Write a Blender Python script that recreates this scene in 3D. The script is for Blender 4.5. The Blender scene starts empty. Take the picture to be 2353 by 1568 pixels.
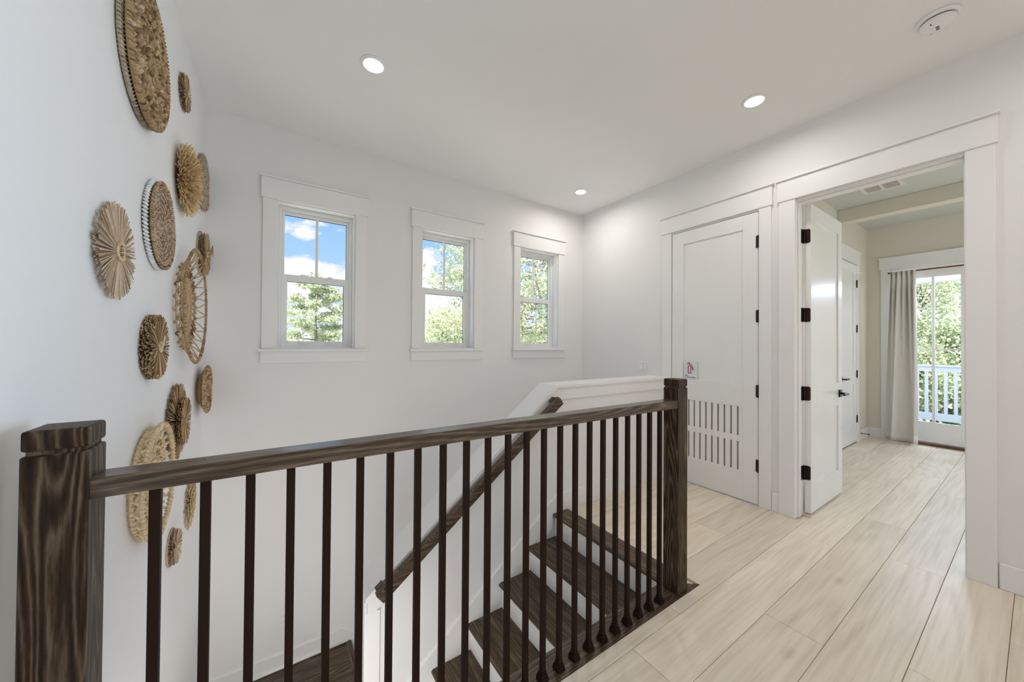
import bpy, bmesh, math, random
import numpy as np
from mathutils import Vector, Matrix

random.seed(7); RNG = np.random.default_rng(7)
S = bpy.context.scene
COL = S.collection
PI = math.pi

# ------------------------------------------------------------------ camera
YAW, PITCH, ROLL, EYE = 0.5869795, 0.0093595, 0.0072665, 1.32174
fwd = Vector((math.sin(YAW)*math.cos(PITCH), math.cos(YAW)*math.cos(PITCH), math.sin(PITCH)))
rt0 = Vector((math.cos(YAW), -math.sin(YAW), 0)); up0 = rt0.cross(fwd)
rt = rt0*math.cos(ROLL) + up0*math.sin(ROLL); up = up0*math.cos(ROLL) - rt0*math.sin(ROLL)
cam = bpy.data.cameras.new('camera'); cam.sensor_width = 36; cam.lens = 807.79*36/2353
cam.clip_start = 0.02; cam.clip_end = 300
co = bpy.data.objects.new('camera', cam); COL.objects.link(co)
M = Matrix((rt, up, -fwd)).transposed().to_4x4(); M.translation = (0, 0, EYE)
co.matrix_world = M
S.camera = co

# ------------------------------------------------------------------ world, sun, big lights, exposure
S.view_settings.view_transform = 'Standard'; S.view_settings.look = 'None'
S.view_settings.exposure = 0.0; S.view_settings.gamma = 1; S.view_settings.use_curve_mapping = False
S.cycles.use_denoising = True
S.cycles.max_bounces = 10; S.cycles.diffuse_bounces = 6; S.cycles.transparent_max_bounces = 24
S.cycles.sample_clamp_indirect = 6

def nodes_of(idb):
    idb.use_nodes = True; nt = idb.node_tree; nt.nodes.clear(); return nt
def N(nt, typ, **kw):
    n = nt.nodes.new(typ)
    for k, v in kw.items():
        if k in n.inputs.keys() if isinstance(k, str) else False: n.inputs[k].default_value = v
        else: setattr(n, k, v)
    return n
def ramp(nt, stops, interp='LINEAR'):
    r = nt.nodes.new('ShaderNodeValToRGB'); r.color_ramp.interpolation = interp
    e = r.color_ramp.elements
    while len(e) < len(stops): e.new(0.5)
    for el, (p, c) in zip(e, stops): el.position = p; el.color = (*c, 1) if len(c) == 3 else c
    return r
def math_n(nt, op, a, b=None):
    n = nt.nodes.new('ShaderNodeMath'); n.operation = op
    for i, v in enumerate((a, b)):
        if v is None: continue
        if isinstance(v, (int, float)): n.inputs[i].default_value = v
        else: nt.links.new(v, n.inputs[i])
    return n.outputs[0]

CLOUDS = [((.0535, .9616, .269), .045, .15), ((.033, .983, .183), .07, .20), ((.093, .980, .179), .045, .15), ((.123, .966, .226), .03, .11),
          ((.333, .916, .223), .045, .20), ((.345, .925, .135), .09, .18), ((.06, .990, .12), .08, .10)]
W = bpy.data.worlds.new('sky'); S.world = W
nt = nodes_of(W); L = nt.links.new
tc = N(nt, 'ShaderNodeTexCoord'); sep = N(nt, 'ShaderNodeSeparateXYZ'); L(tc.outputs['Generated'], sep.inputs[0])
grad = ramp(nt, [(0.0, (.62, .70, .78)), (.02, (.72, .86, 1.0)), (.12, (.52, .76, 1.0)), (.32, (.32, .60, .98)), (1, (.16, .40, .88))])
L(sep.outputs['Z'], grad.inputs[0])
mp = N(nt, 'ShaderNodeMapping'); L(tc.outputs['Generated'], mp.inputs[0]); mp.inputs['Scale'].default_value = (1, 1, 1.7)
mp.inputs['Location'].default_value = (0.33, 0.1, 0.55)
no = N(nt, 'ShaderNodeTexNoise'); L(mp.outputs[0], no.inputs['Vector']); no.inputs['Scale'].default_value = 9.0
no.inputs['Detail'].default_value = 9; no.inputs['Roughness'].default_value = .55
zb = math_n(nt, 'MULTIPLY', math_n(nt, 'SUBTRACT', .20, sep.outputs['Z']), .80)
clouds = math_n(nt, 'ADD', no.outputs[0], zb)
for d, w_, g in CLOUDS:          # a few cumulus heaps, each a soft bump in direction that the noise breaks up
    dt = N(nt, 'ShaderNodeVectorMath', operation='DISTANCE'); L(tc.outputs['Generated'], dt.inputs[0]); dt.inputs[1].default_value = d
    bl = math_n(nt, 'MAXIMUM', math_n(nt, 'SUBTRACT', 1, math_n(nt, 'DIVIDE', dt.outputs['Value'], w_)), 0)
    clouds = math_n(nt, 'ADD', clouds, math_n(nt, 'MULTIPLY', bl, g))
cm = ramp(nt, [(.515, (0, 0, 0)), (.60, (1, 1, 1))]); L(clouds, cm.inputs[0])
mx = N(nt, 'ShaderNodeMixRGB'); L(cm.outputs[0], mx.inputs[0]); L(grad.outputs[0], mx.inputs[1]); mx.inputs[2].default_value = (1.0, 1.0, 1.02, 1)
bg = N(nt, 'ShaderNodeBackground'); L(mx.outputs[0], bg.inputs[0]); bg.inputs[1].default_value = 1.0
wo = N(nt, 'ShaderNodeOutputWorld'); L(bg.outputs[0], wo.inputs[0])

def lamp(name, kind, loc, energy, color=(1, 1, 1), direction=(0, 0, -1), size=None, size_y=None, **kw):
    d = bpy.data.lights.new(name, kind); d.energy = energy; d.color = color
    if kind == 'AREA':
        d.shape = 'RECTANGLE' if size_y else 'DISK'; d.size = size
        if size_y: d.size_y = size_y
    for k, v in kw.items(): setattr(d, k, v)
    o = bpy.data.objects.new(name, d); COL.objects.link(o); o.location = loc
    o.rotation_euler = Vector(direction).to_track_quat('-Z', 'Y').to_euler()
    return o
WARM = (1.0, .955, .90); DAY = (.80, .90, 1.0)
PWR = dict(sun=11.0, front=2, side=17, A=.5, B=5.2, C=5.6, D=.8, rear=7.8, bedfill=18, bed=11, low=18, land=10.5, porch=95)
lamp('sun', 'SUN', (0, -10, 20), PWR['sun'], (1, .96, .9), (.42, .50, -.76), angle=.01)
# added lamps for an assumed front window and for an added side opening
# behind the photographer; below them, added fills for bedroom, stairs and balcony door
lamp('front_fill', 'AREA', (.7, -2.60, 1.55), PWR['front'], DAY, (0, 1, 0), 1.4, 1.5)  # added lamp just outside an assumed window behind the camera
lamp('side_fill', 'AREA', (3.50, -1.40, 1.45), PWR['side'], (.56, .76, 1.0), (-3.95, 2.2, .10), 1.0, 1.4, spread=1.2)  # added bluish lamp with narrowed spread, aimed at left wall through an added opening
lamp('bedroom_fill', 'AREA', (5.5, -2.55, 1.45), PWR['bedfill'], DAY, (0, 1, 0), 2.0, 1.7)  # added fill, bluish white for the bedroom floor; no such window known
lamp('lower_stair_fill', 'AREA', (2.5, 2.80, -2.75), PWR['low'], (1, .98, .96), (-.55, 0, 1), 1.2, .8)  # added fill that lifts the far wall behind the half wall
lamp('landing_fill', 'AREA', (-.03, 1.185, -.62), PWR['land'], (1, .97, .94), (0, 1, 0), .66, .9)  # added fill for the lower stairwell walls; no window stands behind it
lamp('porch_fill', 'AREA', (8.10, .45, 2.48), PWR['porch'], (.66, .80, 1.0), (-1, 0, -.40), 1.7, .30)  # added lamp hidden under the balcony ceiling, boosts light through the glazed door
# added ceiling lamps without fixtures: over the stairs, behind the camera, in the bedroom
for x, y, e in ((.47, 1.09, PWR['D']), (.47, -.9, PWR['rear']), (2.73, -.7, PWR['rear']), (5.2, -.6, PWR['bed'])):
    lamp('ceiling_area_light', 'AREA', (x, y, 3.015), e, WARM, (0, 0, -1), .12, spread=PI*.95)

# ------------------------------------------------------------------ materials
def principled(name, color=(.8, .8, .8), rough=.5, metallic=0.0, spec=.5, coat=0.0):
    m = bpy.data.materials.new(name); nt = nodes_of(m)
    b = N(nt, 'ShaderNodeBsdfPrincipled'); o = N(nt, 'ShaderNodeOutputMaterial'); nt.links.new(b.outputs[0], o.inputs[0])
    b.inputs['Base Color'].default_value = (*color, 1); b.inputs['Roughness'].default_value = rough
    b.inputs['Metallic'].default_value = metallic; b.inputs['Specular IOR Level'].default_value = spec
    b.inputs['Coat Weight'].default_value = coat; b.inputs['Coat Roughness'].default_value = .15
    return m, nt, b
def bump(nt, b, height, strength=.1, dist=.002):
    n = N(nt, 'ShaderNodeBump'); n.inputs['Strength'].default_value = strength; n.inputs['Distance'].default_value = dist
    nt.links.new(height, n.inputs['Height']); nt.links.new(n.outputs[0], b.inputs['Normal'])
def paint(name, color, rough, scale=180, strength=.08):
    m, nt, b = principled(name, color, rough)
    tc = N(nt, 'ShaderNodeTexCoord'); no = N(nt, 'ShaderNodeTexNoise'); no.inputs['Scale'].default_value = scale; no.inputs['Detail'].default_value = 4
    nt.links.new(tc.outputs['Object'], no.inputs['Vector']); bump(nt, b, no.outputs[0], strength, .001)
    return m
def rough_metal(name, color, rough, metallic=.6, scale=400):
    m, nt, b = principled(name, color, rough, metallic)
    tc = N(nt, 'ShaderNodeTexCoord'); no = N(nt, 'ShaderNodeTexNoise'); no.inputs['Scale'].default_value = scale
    nt.links.new(tc.outputs['Object'], no.inputs['Vector']); bump(nt, b, no.outputs[0], .15, .0006)
    return m

def wood(name, axis, stops, rough, across, along, ring=5, rings=12, ring_mix=.5, spread=.1, bump_s=.12, knots=0.0, coat=0.0, sharp=.5, ringlen=.13, spec=.4):
    """grain that runs along the given local axis, shifted and tinted piece by piece: short pores over wavy growth rings"""
    m, nt, b = principled(name, (.5, .4, .3), rough, spec=spec, coat=coat); L = nt.links.new
    tc = N(nt, 'ShaderNodeTexCoord'); oi = N(nt, 'ShaderNodeObjectInfo')
    off = N(nt, 'ShaderNodeVectorMath', operation='SCALE'); off.inputs[0].default_value = (31, 17, 23); L(oi.outputs['Random'], off.inputs['Scale'])
    add = N(nt, 'ShaderNodeVectorMath', operation='ADD'); L(tc.outputs['Object'], add.inputs[0]); L(off.outputs[0], add.inputs[1])
    def noise(sa, sl, detail, rg=.6):
        mp = N(nt, 'ShaderNodeMapping'); L(add.outputs[0], mp.inputs[0]); sc = [sa]*3; sc['XYZ'.index(axis)] = sl; mp.inputs['Scale'].default_value = sc
        n = N(nt, 'ShaderNodeTexNoise'); L(mp.outputs[0], n.inputs['Vector']); n.inputs['Scale'].default_value = 1; n.inputs['Detail'].default_value = detail; n.inputs['Roughness'].default_value = rg
        return n.outputs[0]
    fine = noise(across, along, 3, .5); mid = noise(across*.22, along*.35, 3)
    big = noise(ring, ring*ringlen, 1.5, .4); wob = noise(across*.5, along*2, 2)
    r = math_n(nt, 'FRACT', math_n(nt, 'ADD', math_n(nt, 'MULTIPLY', big, rings), math_n(nt, 'MULTIPLY', wob, .35)))
    tri = math_n(nt, 'MULTIPLY', math_n(nt, 'ABSOLUTE', math_n(nt, 'SUBTRACT', r, .5)), 2)
    tri = math_n(nt, 'POWER', tri, 1/sharp if sharp else 1)
    pores = math_n(nt, 'ADD', math_n(nt, 'MULTIPLY', fine, .6), math_n(nt, 'MULTIPLY', mid, .4))
    mixv = math_n(nt, 'ADD', math_n(nt, 'MULTIPLY', tri, ring_mix), math_n(nt, 'MULTIPLY', pores, 1-ring_mix))
    if knots:
        mp3 = N(nt, 'ShaderNodeMapping'); L(add.outputs[0], mp3.inputs[0]); s3 = [2.6]*3; s3['XYZ'.index(axis)] = 1.5; mp3.inputs['Scale'].default_value = s3
        vo = N(nt, 'ShaderNodeTexVoronoi'); L(mp3.outputs[0], vo.inputs['Vector']); vo.inputs['Scale'].default_value = 1.0
        k = ramp(nt, [(.0, (1, 1, 1)), (.10, (0, 0, 0))]); L(vo.outputs['Distance'], k.inputs[0])
        mixv = math_n(nt, 'SUBTRACT', mixv, math_n(nt, 'MULTIPLY', k.outputs[0], knots))
    cr = ramp(nt, stops); L(mixv, cr.inputs[0])
    hsv = N(nt, 'ShaderNodeHueSaturation'); L(cr.outputs[0], hsv.inputs['Color'])
    L(math_n(nt, 'ADD', math_n(nt, 'MULTIPLY', oi.outputs['Random'], spread), 1-spread/2), hsv.inputs['Value'])
    L(hsv.outputs[0], b.inputs['Base Color'])
    bump(nt, b, mixv, bump_s, .002)
    return m

def straw(name, colors, rough=.75):
    m, nt, b = principled(name, colors[0], rough, spec=.3); L = nt.links.new
    g = N(nt, 'ShaderNodeNewGeometry'); n = len(colors)
    cr = ramp(nt, [(i/max(1, n-1), c) for i, c in enumerate(colors)]); L(g.outputs['Random Per Island'], cr.inputs[0])
    tc = N(nt, 'ShaderNodeTexCoord'); no = N(nt, 'ShaderNodeTexNoise'); no.inputs['Scale'].default_value = 90; no.inputs['Detail'].default_value = 3
    L(tc.outputs['Object'], no.inputs['Vector'])
    hsv = N(nt, 'ShaderNodeHueSaturation'); L(cr.outputs[0], hsv.inputs['Color'])
    L(math_n(nt, 'ADD', math_n(nt, 'MULTIPLY', no.outputs[0], .7), .65), hsv.inputs['Value']); L(hsv.outputs[0], b.inputs['Base Color'])
    bump(nt, b, no.outputs[0], .3, .002)
    return m

def leaf(name, colors):
    m = bpy.data.materials.new(name); nt = nodes_of(m); L = nt.links.new
    g = N(nt, 'ShaderNodeNewGeometry'); n = len(colors)
    cr = ramp(nt, [(i/max(1, n-1), c) for i, c in enumerate(colors)]); L(g.outputs['Random Per Island'], cr.inputs[0])
    d = N(nt, 'ShaderNodeBsdfDiffuse'); t = N(nt, 'ShaderNodeBsdfTranslucent'); L(cr.outputs[0], d.inputs[0]); L(cr.outputs[0], t.inputs[0])
    mx = N(nt, 'ShaderNodeMixShader'); mx.inputs[0].default_value = .45; L(d.outputs[0], mx.inputs[1]); L(t.outputs[0], mx.inputs[2])
    o = N(nt, 'ShaderNodeOutputMaterial'); L(mx.outputs[0], o.inputs[0]); return m

def glass(name, tint=(1, 1, 1), gloss=.04):
    m = bpy.data.materials.new(name); nt = nodes_of(m); L = nt.links.new
    t = N(nt, 'ShaderNodeBsdfTransparent'); t.inputs[0].default_value = (*tint, 1)
    g = N(nt, 'ShaderNodeBsdfGlossy'); g.inputs['Roughness'].default_value = 0.0
    f = N(nt, 'ShaderNodeFresnel'); f.inputs[0].default_value = 1.45
    mx = N(nt, 'ShaderNodeMixShader'); L(math_n(nt, 'MULTIPLY', f.outputs[0], gloss), mx.inputs[0]); L(t.outputs[0], mx.inputs[1]); L(g.outputs[0], mx.inputs[2])
    o = N(nt, 'ShaderNodeOutputMaterial'); L(mx.outputs[0], o.inputs[0]); return m
def emitter(name, color, strength):
    m = bpy.data.materials.new(name); nt = nodes_of(m)
    e = N(nt, 'ShaderNodeEmission'); e.inputs[0].default_value = (*color, 1); e.inputs[1].default_value = strength
    o = N(nt, 'ShaderNodeOutputMaterial'); nt.links.new(e.outputs[0], o.inputs[0]); return m

WALL = paint('wall_paint', (.815, .808, .80), .6)
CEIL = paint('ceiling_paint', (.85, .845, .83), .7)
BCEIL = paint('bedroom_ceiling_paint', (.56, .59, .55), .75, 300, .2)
BWALL = paint('bedroom_wall_paint', (.72, .68, .59), .6)
TRIM = paint('trim_paint', (.84, .835, .825), .32, 60, .03)
DOORP = paint('door_paint', (.84, .835, .825), .26, 40, .02)
VINYL = paint('window_vinyl', (.84, .84, .83), .35, 60, .02)
PLANK = wood('light_oak_plank', 'X', [(.15, (.52, .42, .31)), (.38, (.69, .59, .465)), (.55, (.78, .685, .56)), (.85, (.84, .755, .635))], .40, 70, 3.0, 2.4, 20, .13, .14, .05, .30, 0, .7)
dark = [(.22, (.019, .011, .006)), (.40, (.056, .035, .021)), (.55, (.112, .076, .049)), (.78, (.25, .19, .135))]
DARK_X = wood('dark_oak_x', 'X', dark, .30, 260, 13, 9, 22, .24, .15, .08, 0, .40, .6, .07, .15)
DARK_Y = wood('dark_oak_y', 'Y', dark, .36, 260, 9, 9, 16, .20, .25, .10, 0, .05, .6, .06, .3)
darkz = [(.22, (.010, .005, .0022)), (.42, (.030, .0165, .0085)), (.56, (.072, .046, .027)), (.80, (.17, .12, .08))]
DARK_Z = wood('dark_oak_z', 'Z', darkz, .42, 240, 14, 10, 26, .34, .2, .12, 0, 0, .8, .07, .14)
IRON = rough_metal('bronze_black_iron', (.021, .0095, .005), .58, 0); IRON.node_tree.nodes['Principled BSDF'].inputs['Specular IOR Level'].default_value = .10
BRONZE = rough_metal('dark_bronze', (.022, .008, .006), .38, .5)
BLACK = rough_metal('black_metal', (.006, .006, .006), .3, .4)
GLASS = glass('window_glass'); GREENGASKET = principled('dark_gasket', (.05, .06, .055), .6)[0]
LENS = emitter('downlight_lens', (1, .97, .92), 6)
PLASTIC = principled('white_plastic', (.83, .83, .82), .35)[0]
SLOT = principled('dark_slot', (.03, .03, .03), .6)[0]
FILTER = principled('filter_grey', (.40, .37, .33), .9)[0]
RED = principled('sign_red', (.42, .012, .02), .5)[0]
INK = principled('sign_ink', (.01, .01, .02), .5)[0]
SIGNW = principled('sign_white', (.78, .80, .84), .25)[0]
BARK = paint('bark', (.30, .26, .22), .9, 30, .6)
GRASS = paint('pale_ground', (.58, .58, .46), .95, 3, .6)
BROWNW = wood('brown_wood', 'Y', [(.2, (.10, .04, .012)), (.7, (.22, .10, .035))], .5, 120, 6)
VENTM = principled('vent_white', (.72, .70, .67), .5)[0]
VENTG = principled('vent_filter', (.36, .31, .26), .8)[0]
CURT = paint('linen', (.68, .66, .62), .85, 900, .3)
EXTW = paint('porch_white', (.82, .84, .87), .5)
DECK = paint('porch_deck', (.42, .45, .50), .6, 20, .2)

# ------------------------------------------------------------------ mesh builder
class MB:
    def __init__(s): s.v = []; s.f = []
    def add(s, vs, fs):
        o = len(s.v); s.v += [tuple(p) for p in vs]; s.f += [tuple(i+o for i in f) for f in fs]; return s
    def box(s, x0, x1, y0, y1, z0, z1):
        x0, x1 = min(x0, x1), max(x0, x1); y0, y1 = min(y0, y1), max(y0, y1); z0, z1 = min(z0, z1), max(z0, z1)
        return s.add([(x0, y0, z0), (x1, y0, z0), (x1, y1, z0), (x0, y1, z0), (x0, y0, z1), (x1, y0, z1), (x1, y1, z1), (x0, y1, z1)],
                     [(0, 3, 2, 1), (4, 5, 6, 7), (0, 1, 5, 4), (1, 2, 6, 5), (2, 3, 7, 6), (3, 0, 4, 7)])
    def bbox(s, x0, x1, y0, y1, z0, z1, ch=.003, seg=1):
        b = bmesh.new(); bmesh.ops.create_cube(b, size=1)
        for v in b.verts: v.co = Vector(((x0+x1)/2+v.co.x*abs(x1-x0), (y0+y1)/2+v.co.y*abs(y1-y0), (z0+z1)/2+v.co.z*abs(z1-z0)))
        bmesh.ops.bevel(b, geom=b.edges[:], offset=ch, segments=seg, affect='EDGES', profile=.5)
        b.verts.index_update(); s.add([v.co[:] for v in b.verts], [[v.index for v in f.verts] for f in b.faces]); b.free(); return s
    def prism(s, poly, axis, a, b):
        """polygon in the plane across axis, extruded from a to b. poly gives the two other coordinates in xyz order"""
        n = len(poly)
        def P(u, w, t): return {'x': (t, u, w), 'y': (u, t, w), 'z': (u, w, t)}[axis]
        vs = [P(u, w, a) for u, w in poly]+[P(u, w, b) for u, w in poly]
        return s.add(vs, [tuple(range(n))[::-1], tuple(range(n, 2*n))]+[(i, (i+1) % n, n+(i+1) % n, n+i) for i in range(n)])
    def tube(s, pts, r, sides=6, closed=False, cap=True):
        pts = [Vector(p) for p in pts]; n = len(pts); R = r if hasattr(r, '__len__') else [r]*n
        vs = []; ref = None
        for i, p in enumerate(pts):
            a = pts[(i-1) % n] if (closed or i > 0) else p; b = pts[(i+1) % n] if (closed or i < n-1) else p
            t = (b-a).normalized() if (b-a).length > 1e-9 else Vector((0, 0, 1))
            if ref is None: ref = t.orthogonal().normalized()
            ref = (ref - t*ref.dot(t)); ref = ref.normalized() if ref.length > 1e-6 else t.orthogonal().normalized()
            q = t.cross(ref)
            for k in range(sides):
                an = 2*PI*k/sides; vs.append(p+(ref*math.cos(an)+q*math.sin(an))*R[i])
        fs = []
        for i in range(n if closed else n-1):
            j = (i+1) % n
            for k in range(sides): fs.append((i*sides+k, i*sides+(k+1) % sides, j*sides+(k+1) % sides, j*sides+k))
        if cap and not closed: fs += [tuple(range(sides))[::-1], tuple(range((n-1)*sides, n*sides))]
        return s.add(vs, fs)
    def lathe(s, prof, c, axis='z', n=32):
        vs = []
        for r, h in prof:
            for k in range(n):
                a = 2*PI*k/n; u, w = r*math.cos(a), r*math.sin(a)
                vs.append({'z': (c[0]+u, c[1]+w, c[2]+h), 'x': (c[0]+h, c[1]+u, c[2]+w), 'y': (c[0]+u, c[1]+h, c[2]+w)}[axis])
        m = len(prof)
        fs = [(i*n+k, i*n+(k+1) % n, (i+1)*n+(k+1) % n, (i+1)*n+k) for i in range(m-1) for k in range(n)]
        fs += [tuple(range(n))[::-1], tuple(range((m-1)*n, m*n))]
        return s.add(vs, fs)
    def blade(s, p0, p1, w0, w1, side, nrm, fold=.3):
        """thin folded leaf strip from p0 to p1: two panels meeting at a raised mid-rib, with an underside"""
        p0, p1, side, nrm = Vector(p0), Vector(p1), Vector(side), Vector(nrm)
        vs = [p0-side*w0/2, p0+nrm*w0*fold, p0+side*w0/2, p1-side*w1/2, p1+nrm*w1*fold, p1+side*w1/2, p0-nrm*.0008, p1-nrm*.0008]
        return s.add(vs, [(0, 1, 4, 3), (1, 2, 5, 4), (2, 6, 7, 5), (6, 0, 3, 7), (3, 4, 5, 7), (0, 6, 2, 1)])
    def build(s, name, mat, parent=None, loc=None, smooth=False, kind=None):
        me = bpy.data.meshes.new(name); me.from_pydata(s.v, [], s.f); me.materials.append(mat)
        if smooth: me.polygons.foreach_set('use_smooth', [True]*len(me.polygons))
        me.update(); o = bpy.data.objects.new(name, me); COL.objects.link(o)
        if loc: o.location = loc
        if parent: o.parent = parent
        if kind: o['kind'] = kind
        return o
def recal(o):
    b = bmesh.new(); b.from_mesh(o.data); bmesh.ops.recalc_face_normals(b, faces=b.faces[:]); b.to_mesh(o.data); b.free(); return o
def tag(o, label, cat, group=None, kind=None):
    if label: o['label'] = label
    if cat: o['category'] = cat
    if group: o['group'] = group
    if kind: o['kind'] = kind
    return o
def empty(name, loc=(0, 0, 0)):
    o = bpy.data.objects.new(name, None); COL.objects.link(o); o.location = loc; o.empty_display_size = .05; return o
def struct(o): o['kind'] = 'structure'; return o
def copy_tree(o, parent=None):
    c = o.copy(); COL.objects.link(c); c.parent = parent
    for ch in list(o.children): copy_tree(ch, c)
    return c
def wall_holes(name, axis, a, b, u0, u1, z0, z1, holes, mat):
    """wall slab between planes a and b across axis, with rectangular openings (u0,u1,z0,z1)"""
    us = sorted({u0, u1, *[h[0] for h in holes], *[h[1] for h in holes]}); zs = sorted({z0, z1, *[h[2] for h in holes], *[h[3] for h in holes]})
    us = [u for u in us if u0 <= u <= u1]; zs = [z for z in zs if z0 <= z <= z1]
    inh = lambda u, z: any(h[0] < u < h[1] and h[2] < z < h[3] for h in holes)
    P = lambda t, u, z: (t, u, z) if axis == 'x' else (u, t, z)
    m = MB(); solid = {}
    for i in range(len(us)-1):
        for j in range(len(zs)-1): solid[i, j] = not inh((us[i]+us[i+1])/2, (zs[j]+zs[j+1])/2)
    for (i, j), ok in solid.items():
        if not ok: continue
        ua, ub, za, zb = us[i], us[i+1], zs[j], zs[j+1]
        for t in (a, b): m.add([P(t, ua, za), P(t, ub, za), P(t, ub, zb), P(t, ua, zb)], [(0, 1, 2, 3)])
        for (di, dj, q) in ((-1, 0, [(ua, za), (ua, zb)]), (1, 0, [(ub, za), (ub, zb)]), (0, -1, [(ua, za), (ub, za)]), (0, 1, [(ua, zb), (ub, zb)])):
            if not solid.get((i+di, j+dj), False):
                m.add([P(a, *q[0]), P(b, *q[0]), P(b, *q[1]), P(a, *q[1])], [(0, 1, 2, 3)])
    o = m.build(name, mat)
    bm = bmesh.new(); bm.from_mesh(o.data); bmesh.ops.remove_doubles(bm, verts=bm.verts[:], dist=1e-5); bmesh.ops.recalc_face_normals(bm, faces=bm.faces[:]); bm.to_mesh(o.data); bm.free()
    return struct(o)

# ------------------------------------------------------------------ room shell
XL, XR, YF, ZC = -.452, 3.322, 3.338, 3.026          # hall: left wall, right wall, window wall, ceiling
XB0, XB1, YB, ZB = 3.46, 7.305, 1.430, 3.062         # bedroom: near wall, balcony wall, side wall, ceiling
LAND = -1.25; RISE = .1786; RUN = .2455; NOSE0 = 1.80
WC = (.2695, 1.4405, 2.6115); WH = .2875              # window centres and half width of the opening
Y0 = -2.4                                             # front wall behind the camera

struct(MB().box(XL-.15, XL, Y0, YF+.15, -3.0, ZC+.05).build('wall_left', WALL))
wall_holes('wall_back', 'y', YF, YF+.16, XL, XB0, -3.0, ZC+.05, [(c-WH, c+WH, 1.268, 2.452) for c in WC], WALL)
wall_holes('wall_right', 'x', XR, XB0, Y0, YF, -3.0, ZB+.05, [(1.281, 2.077, -.02, 2.462), (.226, 1.059, -.02, 2.462), (-1.9, -.9, .9, 2.3)], WALL)  # last opening is added, it only lets the side lamp through
wall_holes('wall_front', 'y', Y0-.14, Y0, XL-.15, XB0, -.3, ZC+.05, [(.0, 1.4, .8, 2.3)], WALL)  # unseen opening, assumed as a source of daylight behind the camera
struct(MB().box(XL-.15, XB0, Y0-.14, YF+.16, ZC, ZC+.12).build('ceiling', CEIL))
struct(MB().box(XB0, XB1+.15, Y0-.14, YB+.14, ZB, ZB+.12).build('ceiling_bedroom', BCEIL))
struct(MB().box(XB0, XB1, YB, YB+.12, -.3, ZB).build('wall_bedroom_side', BWALL))
wall_holes('wall_bedroom_back', 'x', XB1, XB1+.15, Y0, YB+.14, -.3, ZB, [(-.24, 1.192, 0, 2.425)], BWALL)
wall_holes('wall_bedroom_front', 'y', Y0-.14, Y0, XB0, XB1+.15, -.3, ZB, [(4.5, 6.5, .6, 2.3)], BWALL)  # unseen opening, added for the bedroom fill lamp
struct(MB().box(XB0, XB0+.004, .0, .238, 0, ZB).build('wall_bedroom_near', BWALL))
struct(MB().box(XL, 1.765, 1.05, 1.165, -3.0, -.03).build('wall_stair_front', WALL))
# closet behind the louvred door
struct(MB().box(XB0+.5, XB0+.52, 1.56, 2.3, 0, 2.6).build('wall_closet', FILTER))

# floor: one structure, every board a part
fl = struct(MB().box(XL, XB0, Y0, 1.05, -.25, -.013).box(1.843, XR, 1.05, 2.30, -.25, -.013).box(XB0, XB1+.1, Y0, YB, -.25, -.013)
            .box(XL, XB1, Y0, -.376, -.013, 0).box(XL, .70, -.376, 1.05, -.013, 0).box(3.33, XB1, -.376, .078, -.013, 0).build('floor', PLANK))
PW, PL = .2267, 1.775; joint = {-2: 1.1, -1: 2.75, 0: 2.177, 1: 1.425, 2: 2.019, 3: 1.298, 4: 1.66, 5: 2.62, 6: 2.02, 7: 2.90, 8: 2.36}
G = .0009
for r in range(-2, 9):
    ya, yb = .0815+PW*r, .0815+PW*(r+1)
    regs = []
    if r <= -1: regs = [(.70, XR, ya, yb)]
    elif r <= 3: regs = [(.70, XB1-.005, ya, yb)]
    elif r == 4: regs = [(.70, 1.955, ya, 1.0495), (1.955, XR, ya, yb), (XB0, XB1-.005, ya, yb)]
    elif r == 5: regs = [(1.955, XR, ya, yb), (XB0, XB1-.005, ya, YB-.002)]
    else: regs = [(1.955, XR, ya, min(yb, 2.124))]
    x = joint[r]-PL*2
    while x < XB1:
        pieces = [(max(x, a), min(x+PL, b), c, d) for a, b, c, d in regs if min(x+PL, b)-max(x, a) > .01]
        for grp in ([pieces] if r != 4 else ([[q for q in pieces if q[0] < 3.3]] + [[q for q in pieces if q[0] >= 3.3]])):
            if not grp: continue
            cx, cy = (grp[0][0]+grp[-1][1])/2, (ya+yb)/2; m = MB()
            for i, (a, b, c, d) in enumerate(grp):
                ga = G if i == 0 else 0; gb = G if i == len(grp)-1 else 0
                a2, b2, c2, d2 = a+ga-cx, b-gb-cx, c+G-cy, d-G-cy; e = .0014
                m.add([(a2, c2, -.012), (b2, c2, -.012), (b2, d2, -.012), (a2, d2, -.012), (a2, c2, -e), (b2, c2, -e), (b2, d2, -e), (a2, d2, -e),
                       (a2+e*(i == 0), c2+e, 0), (b2-e*(i == len(grp)-1), c2+e, 0), (b2-e*(i == len(grp)-1), d2-e, 0), (a2+e*(i == 0), d2-e, 0)],
                      [(0, 3, 2, 1), (0, 1, 5, 4), (1, 2, 6, 5), (2, 3, 7, 6), (3, 0, 4, 7), (4, 5, 9, 8), (5, 6, 10, 9), (6, 7, 11, 10), (7, 4, 8, 11), (8, 9, 10, 11)])
            m.build('plank', PLANK, fl, (cx, cy, 0))
        x += PL

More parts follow.
